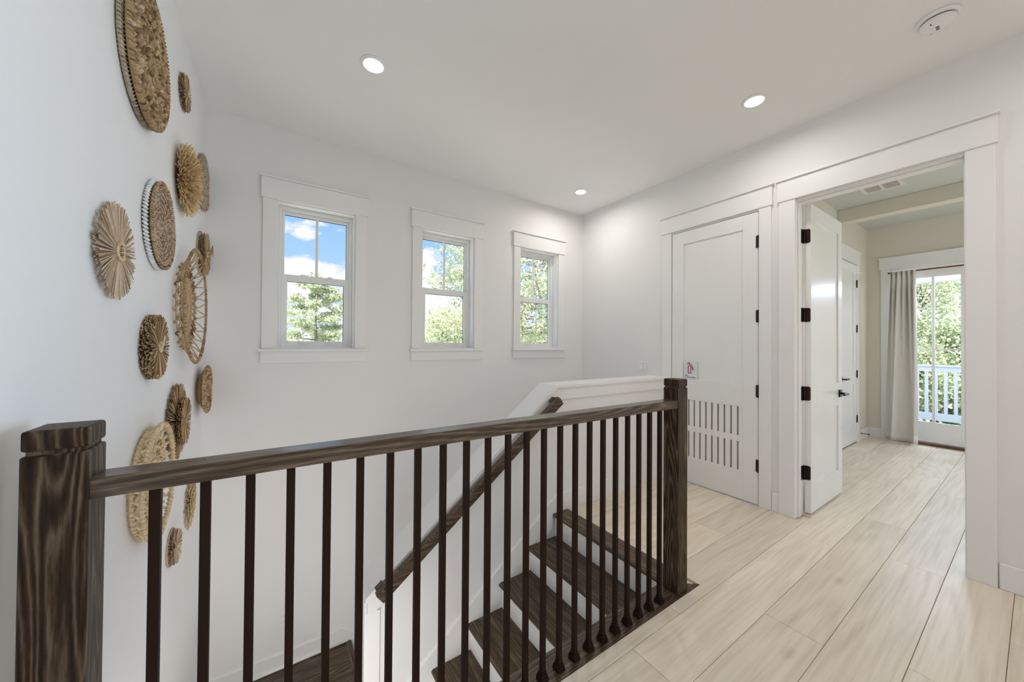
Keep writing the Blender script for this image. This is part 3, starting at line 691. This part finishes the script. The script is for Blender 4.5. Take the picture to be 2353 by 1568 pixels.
# ------------------------------------------------------------------ baskets on the left wall
TAN = straw('straw_tan', [(.10, .05, .018), (.34, .21, .10), (.48, .33, .18), (.60, .45, .28), (.20, .11, .045)])
BROWN = straw('seagrass_brown', [(.09, .042, .015), (.33, .21, .10), (.50, .35, .19), (.16, .08, .03), (.64, .50, .33)])
PALE = straw('palm_pale', [(.20, .12, .06), (.48, .36, .24), (.64, .52, .39), (.34, .22, .13), (.54, .43, .31)])
GOLD = straw('raffia_gold', [(.36, .20, .07), (.68, .50, .26), (.82, .66, .40), (.54, .35, .15), (.76, .60, .35)])
CREAM = straw('rope_cream', [(.56, .42, .24), (.78, .63, .42), (.66, .50, .30)])
GREYB = straw('jute_grey', [(.22, .165, .105), (.40, .32, .22), (.56, .47, .35), (.30, .22, .14)])
BACK = principled('dark_backing', (.085, .045, .02), .9)[0]
WHITE = straw('white_cord', [(.72, .72, .72), (.82, .82, .82)])
WX = XL
BF = 1.0635
def basket(name, cy, cz, label):
    e = empty(name, (WX, cy*BF, EYE+(cz-EYE)*BF)); e.scale = (BF, BF, BF)
    return tag(e, label, 'wall basket', 'woven wall baskets on the left wall')
def pt(r, a, x): return (x, r*math.cos(a), r*math.sin(a))
def ring(R, x, rad, seg=72, sides=6): return MB().tube([pt(R, 2*PI*k/seg, x) for k in range(seg)], rad, sides, closed=True)
def wraps(m, R, x, rad, n, slant=.5, thick=.0022, a0=0, a1=2*PI):
    """cord wound round a rim: short arched turns"""
    for k in range(n):
        a = a0+(a1-a0)*k/n; pts = []
        for q in range(6):
            f = q/5*2*PI*.8-.4; rr = R+math.cos(f)*rad; aa = a+slant*(q/5)*2*PI/n
            pts.append(pt(rr, aa, x+math.sin(f+PI*.05)*rad+ (0)))
        m.tube(pts, thick, 4)
    return m
def braid(m, R, x, n, th, slant=.9, lift=.3):
    """ring of slanted overlapping stitches"""
    for k in range(n):
        a = 2*PI*k/n+random.uniform(-.1, .1)/n; l = 2*PI/n*1.7
        pts = [pt(R-th*slant*.6, a, x), pt(R, a+l*.33, x+th*(.5+lift)), pt(R+th*slant*.6, a+l, x)]
        m.tube(pts, [th*.35, th*.62*random.uniform(.85, 1.15), th*.3], 5)
    return m
def fan(m, R0, R, x0, x1, n, w0, w1, jit=.03, fold=.35, rj=.03):
    """radial folded blades from the hub to the edge"""
    for k in range(n):
        a = 2*PI*(k+random.uniform(-.35, .35))/n; b = a+random.uniform(-jit, jit)
        r1 = R*(1-random.random()*rj*2); xx = x1+random.uniform(-.3, .3)*.006
        p0, p1 = Vector(pt(R0, a, x0)), Vector(pt(r1, b, xx)); d = (p1-p0).normalized()
        nrm = Vector((1, 0, 0)); nrm = (nrm-d*nrm.dot(d)).normalized(); tw = random.uniform(-.35, .35)
        side = d.cross(nrm); side2 = side*math.cos(tw)+nrm*math.sin(tw); nrm2 = nrm*math.cos(tw)-side*math.sin(tw)
        m.blade(p0, p1, w0, w1*random.uniform(.7, 1.2), side2, nrm2, fold)
    return m

# 1 large seagrass round, cut by the top of the frame
t = basket('seagrass_wall_basket', 1.776, 2.338, 'largest brown seagrass basket, at the top of the wall, cut by the frame'); R = .230
m = MB().lathe([(.0001, .012), (.20, .012), (.222, .006), (.222, .001)], (0, 0, 0), 'x', 48); m.build('backing', BACK, t)
m = MB()
for q, rr in enumerate((.010, .022, .034, .046, .084, .096, .108, .132, .144, .156, .180, .191, .202, .213)): braid(m, rr, .022+.004*(q % 2), max(8, int(2*PI*rr/.0145)), .0105)
m.build('braided_rows', BROWN, t, smooth=True, kind='stuff')
m = MB()
for a0, a1 in ((.051, .080), (.112, .128), (.160, .176)): fan(m, a0, a1, .026, .026, int(2*PI*a1/.008), .006, .008, .02, .5, .0)
m.build('straight_rows', BROWN, t, kind='stuff')
m = ring(.224, .030, .0085, 90, 8); wraps(m, .224, .030, .0095, 110, .6, .0030); m.build('rim', BROWN, t, smooth=True)
m = ring(.224, .010, .007, 90, 6); wraps(m, .224, .010, .009, 120, .6, .0028); m.build('back_rim', GREYB, t, smooth=True)

def palm(name, cy, cz, R, layers, label, mat=PALE, hub=.02, n=90, w=.009, hoop=None, knot=False, ringmat=None):
    t = basket(name, cy, cz, label)
    m = MB()
    for i, (x0, x1, rf) in enumerate(layers): fan(m, hub*.8, R*rf, x0, x1, n, .0026, w, .035, .45, .05)
    m.build('palm_blades', mat, t, kind='stuff')
    xt = max(l[0] for l in layers)+.003
    m = ring(hub, xt, .0035, 36, 6); wraps(m, hub, xt, .0045, 26, .5, .0016); m.build('center_ring', ringmat or CREAM, t, smooth=True)
    if hoop: ring(hoop[0], hoop[1], .0030, 64, 5).build('hanging_hoop', TAN, t, smooth=True)
    if knot:
        m = MB()
        for k in range(26):
            a = .5+random.uniform(-.35, .35); m.tube([(xt, 0, 0), pt(.02, a, xt+.012), pt(R*random.uniform(.5, .8), a+random.uniform(-.1, .1), xt+.020)], .0016, 4)
        m.build('tuft', BROWN, t)
    return t
palm('palm_leaf_fan', 2.431, 2.600, .094, [(.012, .006, 1), (.018, .014, .97), (.022, .022, .93)], 'small dry palm fan just below the ceiling line, highest of the small ones', BROWN, .006, 72, .0046)
# 3 raffia fringe
t = basket('raffia_fringe_disc', 2.425, 2.149, 'shaggy golden raffia fringe disc beside a flat grey disc')
MB().lathe([(.0001, .02), (.08, .018), (.105, .008), (.105, .001)], (0, 0, 0), 'x', 40).build('core', BACK, t)
m = MB()
for k in range(3200):
    a = random.uniform(0, 2*PI); q = random.random(); r0 = .02+.085*q; l = random.uniform(.055, .085)
    el = random.uniform(.05, 1.05)*(1.1-q*.6); p0 = Vector(pt(r0, a, .016)); b = a+random.uniform(-.35, .35)
    d = Vector((math.sin(el)*.9-.05*q, math.cos(el)*math.cos(b), math.cos(el)*math.sin(b))).normalized(); p1 = p0+d*l*random.uniform(.85, 1.15)
    rr = math.hypot(p1.y, p1.z)
    if rr > .188: p1 = p0+d*l*(.188-r0)/(rr-r0)*random.uniform(.95, 1.04)
    if p1.x > .092: p1.x = .092
    s = d.orthogonal().normalized(); m.blade(p0, p1, .0022, .0042, s, d.cross(s), .3)
m.build('fringe', GOLD, t, kind='stuff')
m = MB()
for k in range(120):
    a = random.uniform(0, 2*PI); p0 = Vector(pt(.02*random.random(), a, .02)); p1 = Vector(pt(.05, a, .045+random.uniform(-.01, .01))); d = (p1-p0).normalized(); s = d.orthogonal().normalized()
    m.blade(p0, p1, .003, .003, s, d.cross(s))
m.build('dark_center', BROWN, t, kind='stuff')
# 4 flat coiled disc
t = basket('coiled_grass_disc', 3.000, 2.352, 'flat grey-brown coiled grass disc tucked beside the golden fringe'); m = MB(); m2 = MB()
for q in range(14): braid(m, .010+.0118*q, .010, max(6, int(2*PI*(.010+.0118*q)/.013)), .0105, .7)
m.build('coils', GREYB, t, smooth=True, kind='stuff'); m = ring(.170, .012, .006, 80, 6); wraps(m, .170, .012, .007, 100, .5, .0022); m.build('rim', GREYB, t, smooth=True)
MB().lathe([(.0001, .008), (.165, .008), (.168, .001)], (0, 0, 0), 'x', 48).build('backing', GREYB, t)
# 5 open lace tray with a white back rim
t = basket('lace_weave_tray', 2.000, 1.796, 'brown lace weave tray with a white corded back rim'); R = .176
m = MB()
for k in range(76):
    a = 2*PI*k/76; m.tube([pt(R*.985, a, .004), pt(R*1.0, a+.04, .012), pt(R*.985, a+.075, .018)], [.004, .0062, .004], 6)
m.build('white_cord_rim', WHITE, t, smooth=True, kind='stuff')
m = ring(R*.965, .027, .0038, 90, 6); wraps(m, R*.97, .027, .0055, 120, .8, .0022); m.build('front_rim', TAN, t, smooth=True)
m = MB(); RR = (.006, .014, .022, .030, .038, .056, .074, .092, .110, .128, .146, .156)
for q, rr in enumerate(RR): braid(m, rr, .012+.012*(rr/.156)**2, max(6, int(2*PI*rr/.0085)), .0046, .4)
m.build('woven_rows', PALE, t, smooth=True, kind='stuff')
m = MB()
for q in range(4, len(RR)-1):
    ra, rb = RR[q], RR[q+1]; n = int(2*PI*ra/.0075)
    for k in range(n):
        a = 2*PI*k/n; m.tube([pt(ra, a, .012+.012*(ra/.156)**2), pt(rb, a+.25*(rb-ra)/ra, .012+.012*(rb/.156)**2)], .0017, 4)
m.build('spokes', PALE, t, kind='stuff'); MB().lathe([(.0001, .004), (.150, .004), (.163, .012), (.164, .001)], (0, 0, 0), 'x', 48).build('backing', BACK, t)
# 6 fan with an open hub
t = palm('palm_leaf_fan', 1.550, 1.595, .148, [(.014, .010, .99), (.020, .018, 1)], 'pale pleated palm fan with a ringed hole, nearest the camera', PALE, .026, 128, .0048)
m = MB()
for k in range(18): a = 2*PI*k/18; m.tube([pt(.024, a, .024), pt(.021, a+.1, .014), pt(.020, a+.2, .004)], .0036, 5)
m.build('hub_loops', TAN, t, smooth=True); MB().lathe([(.0001, .004), (.022, .004), (.022, .001)], (0, 0, 0), 'x', 24).build('hub_back', BROWN, t)
# 7 small fan with hoop and tuft, behind the wheel
palm('palm_leaf_fan', 2.990, 1.889, .142, [(.012, .010, .9), (.022, .024, .97), (.032, .036, .95)], 'dark palm fan with a brown tuft, hung above the openwork wheel', BROWN, .014, 84, .0056, hoop=(.140, .006), knot=True)
# 8 openwork wheel
t = basket('openwork_wheel_basket', 2.540, 1.513, 'large openwork wheel basket with zigzag spokes, at mid wall'); R, RB = .304, .225
m = ring(R, .054, .0052, 110, 8); wraps(m, R, .054, .0064, 190, .4, .0020); m.build('rim', TAN, t, smooth=True)
m = ring(RB, .012, .0045, 90, 6); m.build('base_ring', TAN, t, smooth=True)
z0 = MB().tube([pt(RB, 0, .012), pt((R+RB)/2, .085, .036), pt(R, .15, .052)], [.0030, .0036, .0030], 5).build('spoke', TAN, t, smooth=True)
z1 = MB().tube([pt(RB, 0, .012), pt((R+RB)/2, -.045, .034), pt(R, -.10, .052)], [.0030, .0036, .0030], 5).build('spoke', TAN, t, smooth=True)
for k in range(1, 22):
    for zz in (z0, z1): c = zz.copy(); COL.objects.link(c); c.parent = t; c.rotation_euler.x = 2*PI*k/22+random.uniform(-.03, .03)
m = MB()
for k in range(22):
    a = 2*PI*k/22; pts = [pt(RB*random.uniform(.97, 1.03), a+q*.05, .012+.012*math.sin(q*PI/2)) for q in range(5)]; m.tube(pts, .0046, 6)
m.build('base_knots', TAN, t, smooth=True)
sp = MB()
i0 = MB().tube([pt(.012, 0, .020), pt(.10, .04, .016), pt(RB, .10, .012)], [.0024, .0032, .0032], 5).build('inner_spoke', TAN, t, smooth=True)
for k in range(1, 26): c = i0.copy(); COL.objects.link(c); c.parent = t; c.rotation_euler.x = 2*PI*k/26+random.uniform(-.05, .05)
m = MB()
for k in range(30):
    a = 2*PI*k/30; m.tube([pt(.155, a-.04, .014), pt(.190, a+.08, .026), pt(.158, a+.20, .014)], .0036, 5)
m.build('loop_row', TAN, t, smooth=True); ring(.095, .018, .004, 60, 5).build('hub_ring', TAN, t, smooth=True)
# 9 thick pleated fan
t = palm('palm_leaf_fan', 1.940, 1.301, .127, [(.004, .002, .97), (.010, .010, 1), (.018, .018, .99), (.026, .028, .98), (.032, .037, .96)], 'thick brown pleated palm fan below the lace tray, edge bristling with stick ends', BROWN, .018, 100, .0048)
m = MB()
for k in range(700):
    a = 2*PI*random.random(); x = random.uniform(.002, .036); m.tube([pt(.11, a, x), pt(.1275*random.uniform(.97, 1.01), a, x)], .0019, 5)
m.build('stick_ends', TAN, t, kind='stuff')
m = MB().tube([pt(.012, a, .040+.006*math.sin(a)) for a in [2*PI*k/24 for k in range(24)]], .0028, 6, closed=True); m.build('loop', CREAM, t, smooth=True)
MB().blade((.044, .010, .040), (.048, -.030, -.004), .018, .006, (0, .7, .7), (1, 0, 0), .3).build('folded_leaf', CREAM, t)
# 10 small bowl
t = basket('shallow_grass_bowl', 3.000, 1.016, 'small shallow brown grass bowl at right, low beside the far corner'); m = MB()
for q in range(9): f = q/8; braid(m, .075+.068*f, .006+.036*f, int(2*PI*(.075+.068*f)/.016), .011, .5)
m.build('woven_rows', TAN, t, smooth=True, kind='stuff'); m = ring(.146, .044, .0065, 80, 6); wraps(m, .146, .044, .0075, 80, .7, .0028); m.build('rim', TAN, t, smooth=True)
m = MB()
for q in range(6): braid(m, .010+.012*q, .005, max(6, int(2*PI*(.01+.012*q)/.014)), .011, .5)
m.build('base_coils', BROWN, t, smooth=True, kind='stuff'); MB().lathe([(.0001, .003), (.078, .003), (.126, .030), (.129, .030), (.076, .001)], (0, 0, 0), 'x', 40).build('lining', BROWN, t)
# 11 double tier fan
palm('palm_leaf_fan', 2.370, .930, .192, [(.006, .004, .98), (.014, .012, 1), (.022, .020, .99), (.030, .030, .62), (.036, .038, .64), (.042, .046, .62)], 'double tier palm fan overlapping the chunky open basket', BROWN, .012, 120, .0050, ringmat=PALE)
# 12 chunky basket
t = basket('chunky_open_basket', 1.925, .775, 'chunky cream rope basket with open weave, behind the railing'); R, RB = .216, .200
m = ring(R, .042, .0065, 90, 8); wraps(m, R, .042, .0082, 84, .9, .0034); m.build('rim', CREAM, t, smooth=True)
m = ring(RB, .012, .0065, 80, 8); wraps(m, RB, .012, .0085, 64, .9, .0038); m.build('base_rim', CREAM, t, smooth=True)
s0_ = MB().tube([pt(.145, 0, .014), pt(.178, .03, .020), pt(RB, .055, .020), pt(R, .075, .036)], [.0062, .0072, .0070, .0062], 6).build('stake', CREAM, t, smooth=True)
for k in range(1, 28): c = s0_.copy(); COL.objects.link(c); c.parent = t; c.rotation_euler.x = 2*PI*k/28+random.uniform(-.03, .03)
for rr, nn in ((.128, 30), (.168, 34)):
    m = MB()
    for k in range(nn):
        a = 2*PI*k/nn; m.tube([pt(rr-.010, a, .012), pt(rr, a+.09, .032), pt(rr+.010, a+.20, .012)], [.004, .0062, .004], 6)
    m.build('weave_row', CREAM, t, smooth=True)
i1 = MB().tube([pt(.015, 0, .012), pt(.08, .03, .016), pt(.145, .0, .014)], .0048, 6).build('inner_stake', CREAM, t, smooth=True)
for k in range(1, 18): c = i1.copy(); COL.objects.link(c); c.parent = t; c.rotation_euler.x = 2*PI*k/18
m = MB()
for k in range(24): a = 2*PI*k/24; m.tube([pt(.070, a, .012), pt(.082, a+.13, .030), pt(.070, a+.30, .012)], .007, 6)
m.build('hub_row', CREAM, t, smooth=True)
# 13 flat layered disc
palm('layered_palm_disc', 2.780, .385, .160, [(.004, .004, 1), (.010, .010, .78), (.015, .016, .55), (.020, .020, .34)], 'flat tan disc of layered leaf tips, seen between two balusters', straw('leaf_tan', [(.40, .28, .14), (.54, .41, .24), (.60, .48, .30), (.34, .23, .11)]), .005, 90, .0075)
# 14 small fan with hoop
palm('palm_leaf_fan', 2.344, .323, .084, [(.010, .006, .98), (.018, .018, 1), (.024, .028, .97)], 'small palm fan with a wire hoop, lowest on the wall', PALE, .005, 70, .0048, hoop=(.086, .004))

# ------------------------------------------------------------------ outside: ground, balcony, trees
struct(MB().box(-60, 90, 3.6, 110, -3.7, -3.5).box(7.5, 90, -60, 3.6, -3.7, -3.5).build('ground', GRASS))
struct(MB().box(XB1+.15, 8.72, -3, 4, -.22, -.06).build('floor_balcony', DECK))
struct(MB().box(XB1+.10, 8.80, -3, 4, 2.60, 2.70).build('ceiling_balcony', EXTW))
struct(MB().bbox(8.53, 8.69, -3, 4, 2.352, 2.60, .004).bbox(8.50, 8.72, -3, 4, 2.43, 2.46, .004).build('trim_2', EXTW))
br = tag(empty('balcony_railing', (8.6, .8, -.06)), 'white painted balcony railing outside the glazed door', 'railing')
def PR(name, mb): return mb.build(name, EXTW, br)
PR('top_rail', MB().bbox(-.045, .045, -3.6, 3.2, 1.078, 1.105, .006).bbox(-.02, .02, -3.6, 3.2, 1.0, 1.078, .003))
PR('bottom_rail', MB().bbox(-.02, .02, -3.6, 3.2, .235, .350, .003))
b0 = PR('baluster', MB().bbox(-.018, .018, -.018, .018, .350, 1.0, .002)); b0.location.y = .813-.8-.097*9
for k in range(1, 19): c = b0.copy(); COL.objects.link(c); c.parent = br; c.location.y = b0.location.y+.097*k
PR('post', MB().bbox(-.05, .05, 2.2, 2.3, 0, 1.16, .004)); PR('post', MB().bbox(-.05, .05, -2.4, -2.3, 0, 1.16, .004))

def quads(name, C, size, mat, parent, aspect=1.6, flat=0.0):
    """a cloud of leaf quads, one island each"""
    n = len(C); u = RNG.normal(size=(n, 3)); u[:, 2] *= (1-flat); u /= np.linalg.norm(u, axis=1, keepdims=True)
    w = RNG.normal(size=(n, 3)); v = np.cross(u, w); v /= np.linalg.norm(v, axis=1, keepdims=True)
    s = size*RNG.uniform(.6, 1.3, (n, 1)); u = u*s*aspect/2; v = v*s/2
    V = np.stack([C-u, C-v, C+u, C+v], 1).reshape(-1, 3)
    me = bpy.data.meshes.new(name); me.vertices.add(4*n); me.vertices.foreach_set('co', V.astype(np.float32).ravel())
    me.loops.add(4*n); me.loops.foreach_set('vertex_index', np.arange(4*n, dtype=np.int32))
    me.polygons.add(n); me.polygons.foreach_set('loop_start', np.arange(0, 4*n, 4, dtype=np.int32)); me.polygons.foreach_set('loop_total', np.full(n, 4, dtype=np.int32))
    me.update(calc_edges=True); me.materials.append(mat)
    o = bpy.data.objects.new(name, me); COL.objects.link(o); o.parent = parent; o['kind'] = 'stuff'; return o
PINE = leaf('pine_needles', [(.42, .47, .33), (.60, .65, .46), (.72, .76, .54), (.50, .55, .42)])
LEAFA = leaf('broad_leaves', [(.50, .57, .34), (.66, .72, .44), (.78, .80, .54), (.58, .65, .42)])
LEAFB = leaf('hedge_leaves', [(.42, .49, .34), (.60, .66, .46), (.74, .78, .58), (.50, .56, .42)])
GZ = -3.5
def pine(x, y, H, R, z_low, nb, tufts, size, label, lean=0.0, spread=.11):
    root = tag(empty('pine_tree', (x, y, GZ)), label, 'tree'); h = H-GZ
    bend = lambda t: (lean*t**2+.10*math.sin(t*6)*t, .10*math.sin(t*4+1)*t)
    pts = [(*bend(k/16), h*k/16) for k in range(17)]
    MB().tube(pts, [.17*h/9*(1-.88*k/16) for k in range(17)], 8).build('trunk', BARK, root, smooth=True)
    C = []; mb = MB(); zl = (z_low-GZ)/h
    for i in range(nb):
        t = zl+(1-zl)*((i+.5)/nb)**.95; bx, by = bend(t); a = i*2.4+random.uniform(-.5, .5)
        q = (t-zl)/(1-zl); L = R*(.25+.75*math.sin(PI*min(1, .30+.70*q))**.8)*random.uniform(.65, 1.1)
        tip = Vector((bx+math.cos(a)*L, by+math.sin(a)*L, h*t+L*random.uniform(.0, .40))); mid = Vector((bx+math.cos(a+.2)*L*.55, by+math.sin(a+.2)*L*.55, h*t+L*.06)); base = Vector((bx, by, h*t))
        mb.tube([base, mid, tip], [.05*(1.2-q)*h/9, .032*h/9, .012], 5)
        for f in (.55, .75, .9, 1.0):
            p = mid.lerp(tip, (f-.55)/.45)
            for k in range(3):
                off = RNG.normal(size=3)*np.array([.22, .22, .12])*L*.6; c = np.array(p)+off
                mb.tube([p, Vector(c)], [.012*h/9, .006*h/9], 4)
                C.append(c+RNG.normal(size=(tufts, 3))*np.array([1, 1, .5])*(.07+spread*L*.6))
    mb.build('branches', BARK, root, smooth=True)
    C.append(np.array([*bend(1), h])+RNG.normal(size=(tufts*3, 3))*np.array([.3, .3, .22])*R*.35)
    quads('needles', np.concatenate(C), size, PINE, root, 2.6); return root
def broad(name, x, y, zc, R, n, size, mat, label, group=None, rz=None, k=60):
    root = tag(empty(name, (x, y, GZ)), label, 'tree', group); rz = rz or R
    t = MB().tube([(0, 0, 0), (.1, .05, (zc-GZ)*.5), (0, 0, zc-GZ+rz*.4)], [R*.09, R*.07, .02], 7)
    U = RNG.normal(size=(k, 3)); U /= np.linalg.norm(U, axis=1, keepdims=True); U *= (RNG.uniform(.25, 1.0, (k, 1)))**.5
    cc = U*np.array([R, R, rz])*.86+np.array([0, 0, zc-GZ])
    t.build('trunk', BARK, root, smooth=True); mb = MB()
    for c in cc[:40]: mb.tube([(0, 0, max(.5, c[2]-R*.5)), tuple(c*np.array([.5, .5, 1])-np.array([0, 0, .2*R])), tuple(c)], [.03, .02, .008], 4)
    mb.build('branches', BARK, root, smooth=True)
    C = np.concatenate([c+RNG.normal(size=(n//k, 3))*np.array([R, R, R])*.13 for c in cc])
    quads('foliage', C, size, mat, root, 1.5); return root
pine(1.92, 25, 5.35, 1.75, .6, 26, 34, .085, 'tall pine framed in the first window from the left', .15)
pine(9.95, 15.2, 9.4, 4.7, .2, 54, 60, .085, 'big leaning pine filling the third window, its crown reaching the second', 3.7)
broad('broadleaf_tree', 10.1, 23.6, 1.45, 2.4, 28000, .085, LEAFA, 'rounded yellow-green tree low in the second window')
broad('broadleaf_tree', .3, 20, .35, 1.15, 12000, .075, LEAFA, 'low bushy tree at bottom left of the first window')
broad('broadleaf_tree', 3.3, 20, .30, 1.15, 12000, .075, LEAFB, 'low bushy tree at bottom right of the first window')
broad('broadleaf_tree', 15.9, 23.8, .9, 1.75, 22000, .085, LEAFB, 'grey-green tree behind the leaning pine, at left in the third window')
broad('broadleaf_tree', 20.4, 23.8, 1.1, 1.9, 22000, .085, LEAFA, 'light green tree behind the leaning pine, at right in the third window')
G2 = 'leafy trees beyond the balcony'
broad('leafy_tree', 12.4, 1.25, -.4, 1.15, 60000, .050, LEAFB, 'dense leafy tree right behind the balcony balusters', None, 2.9, 110)
broad('leafy_tree', 12.4, -1.75, -.4, 1.15, 26000, .060, LEAFB, 'dense leafy tree beyond the balcony, right of the one behind the balusters', None, 2.9, 80)
broad('leafy_tree', 15.8, 1.95, 1.9, 1.5, 14000, .060, LEAFB, 'airy taller tree with open branches showing above the dense one past the balcony', None, 2.4, 70)
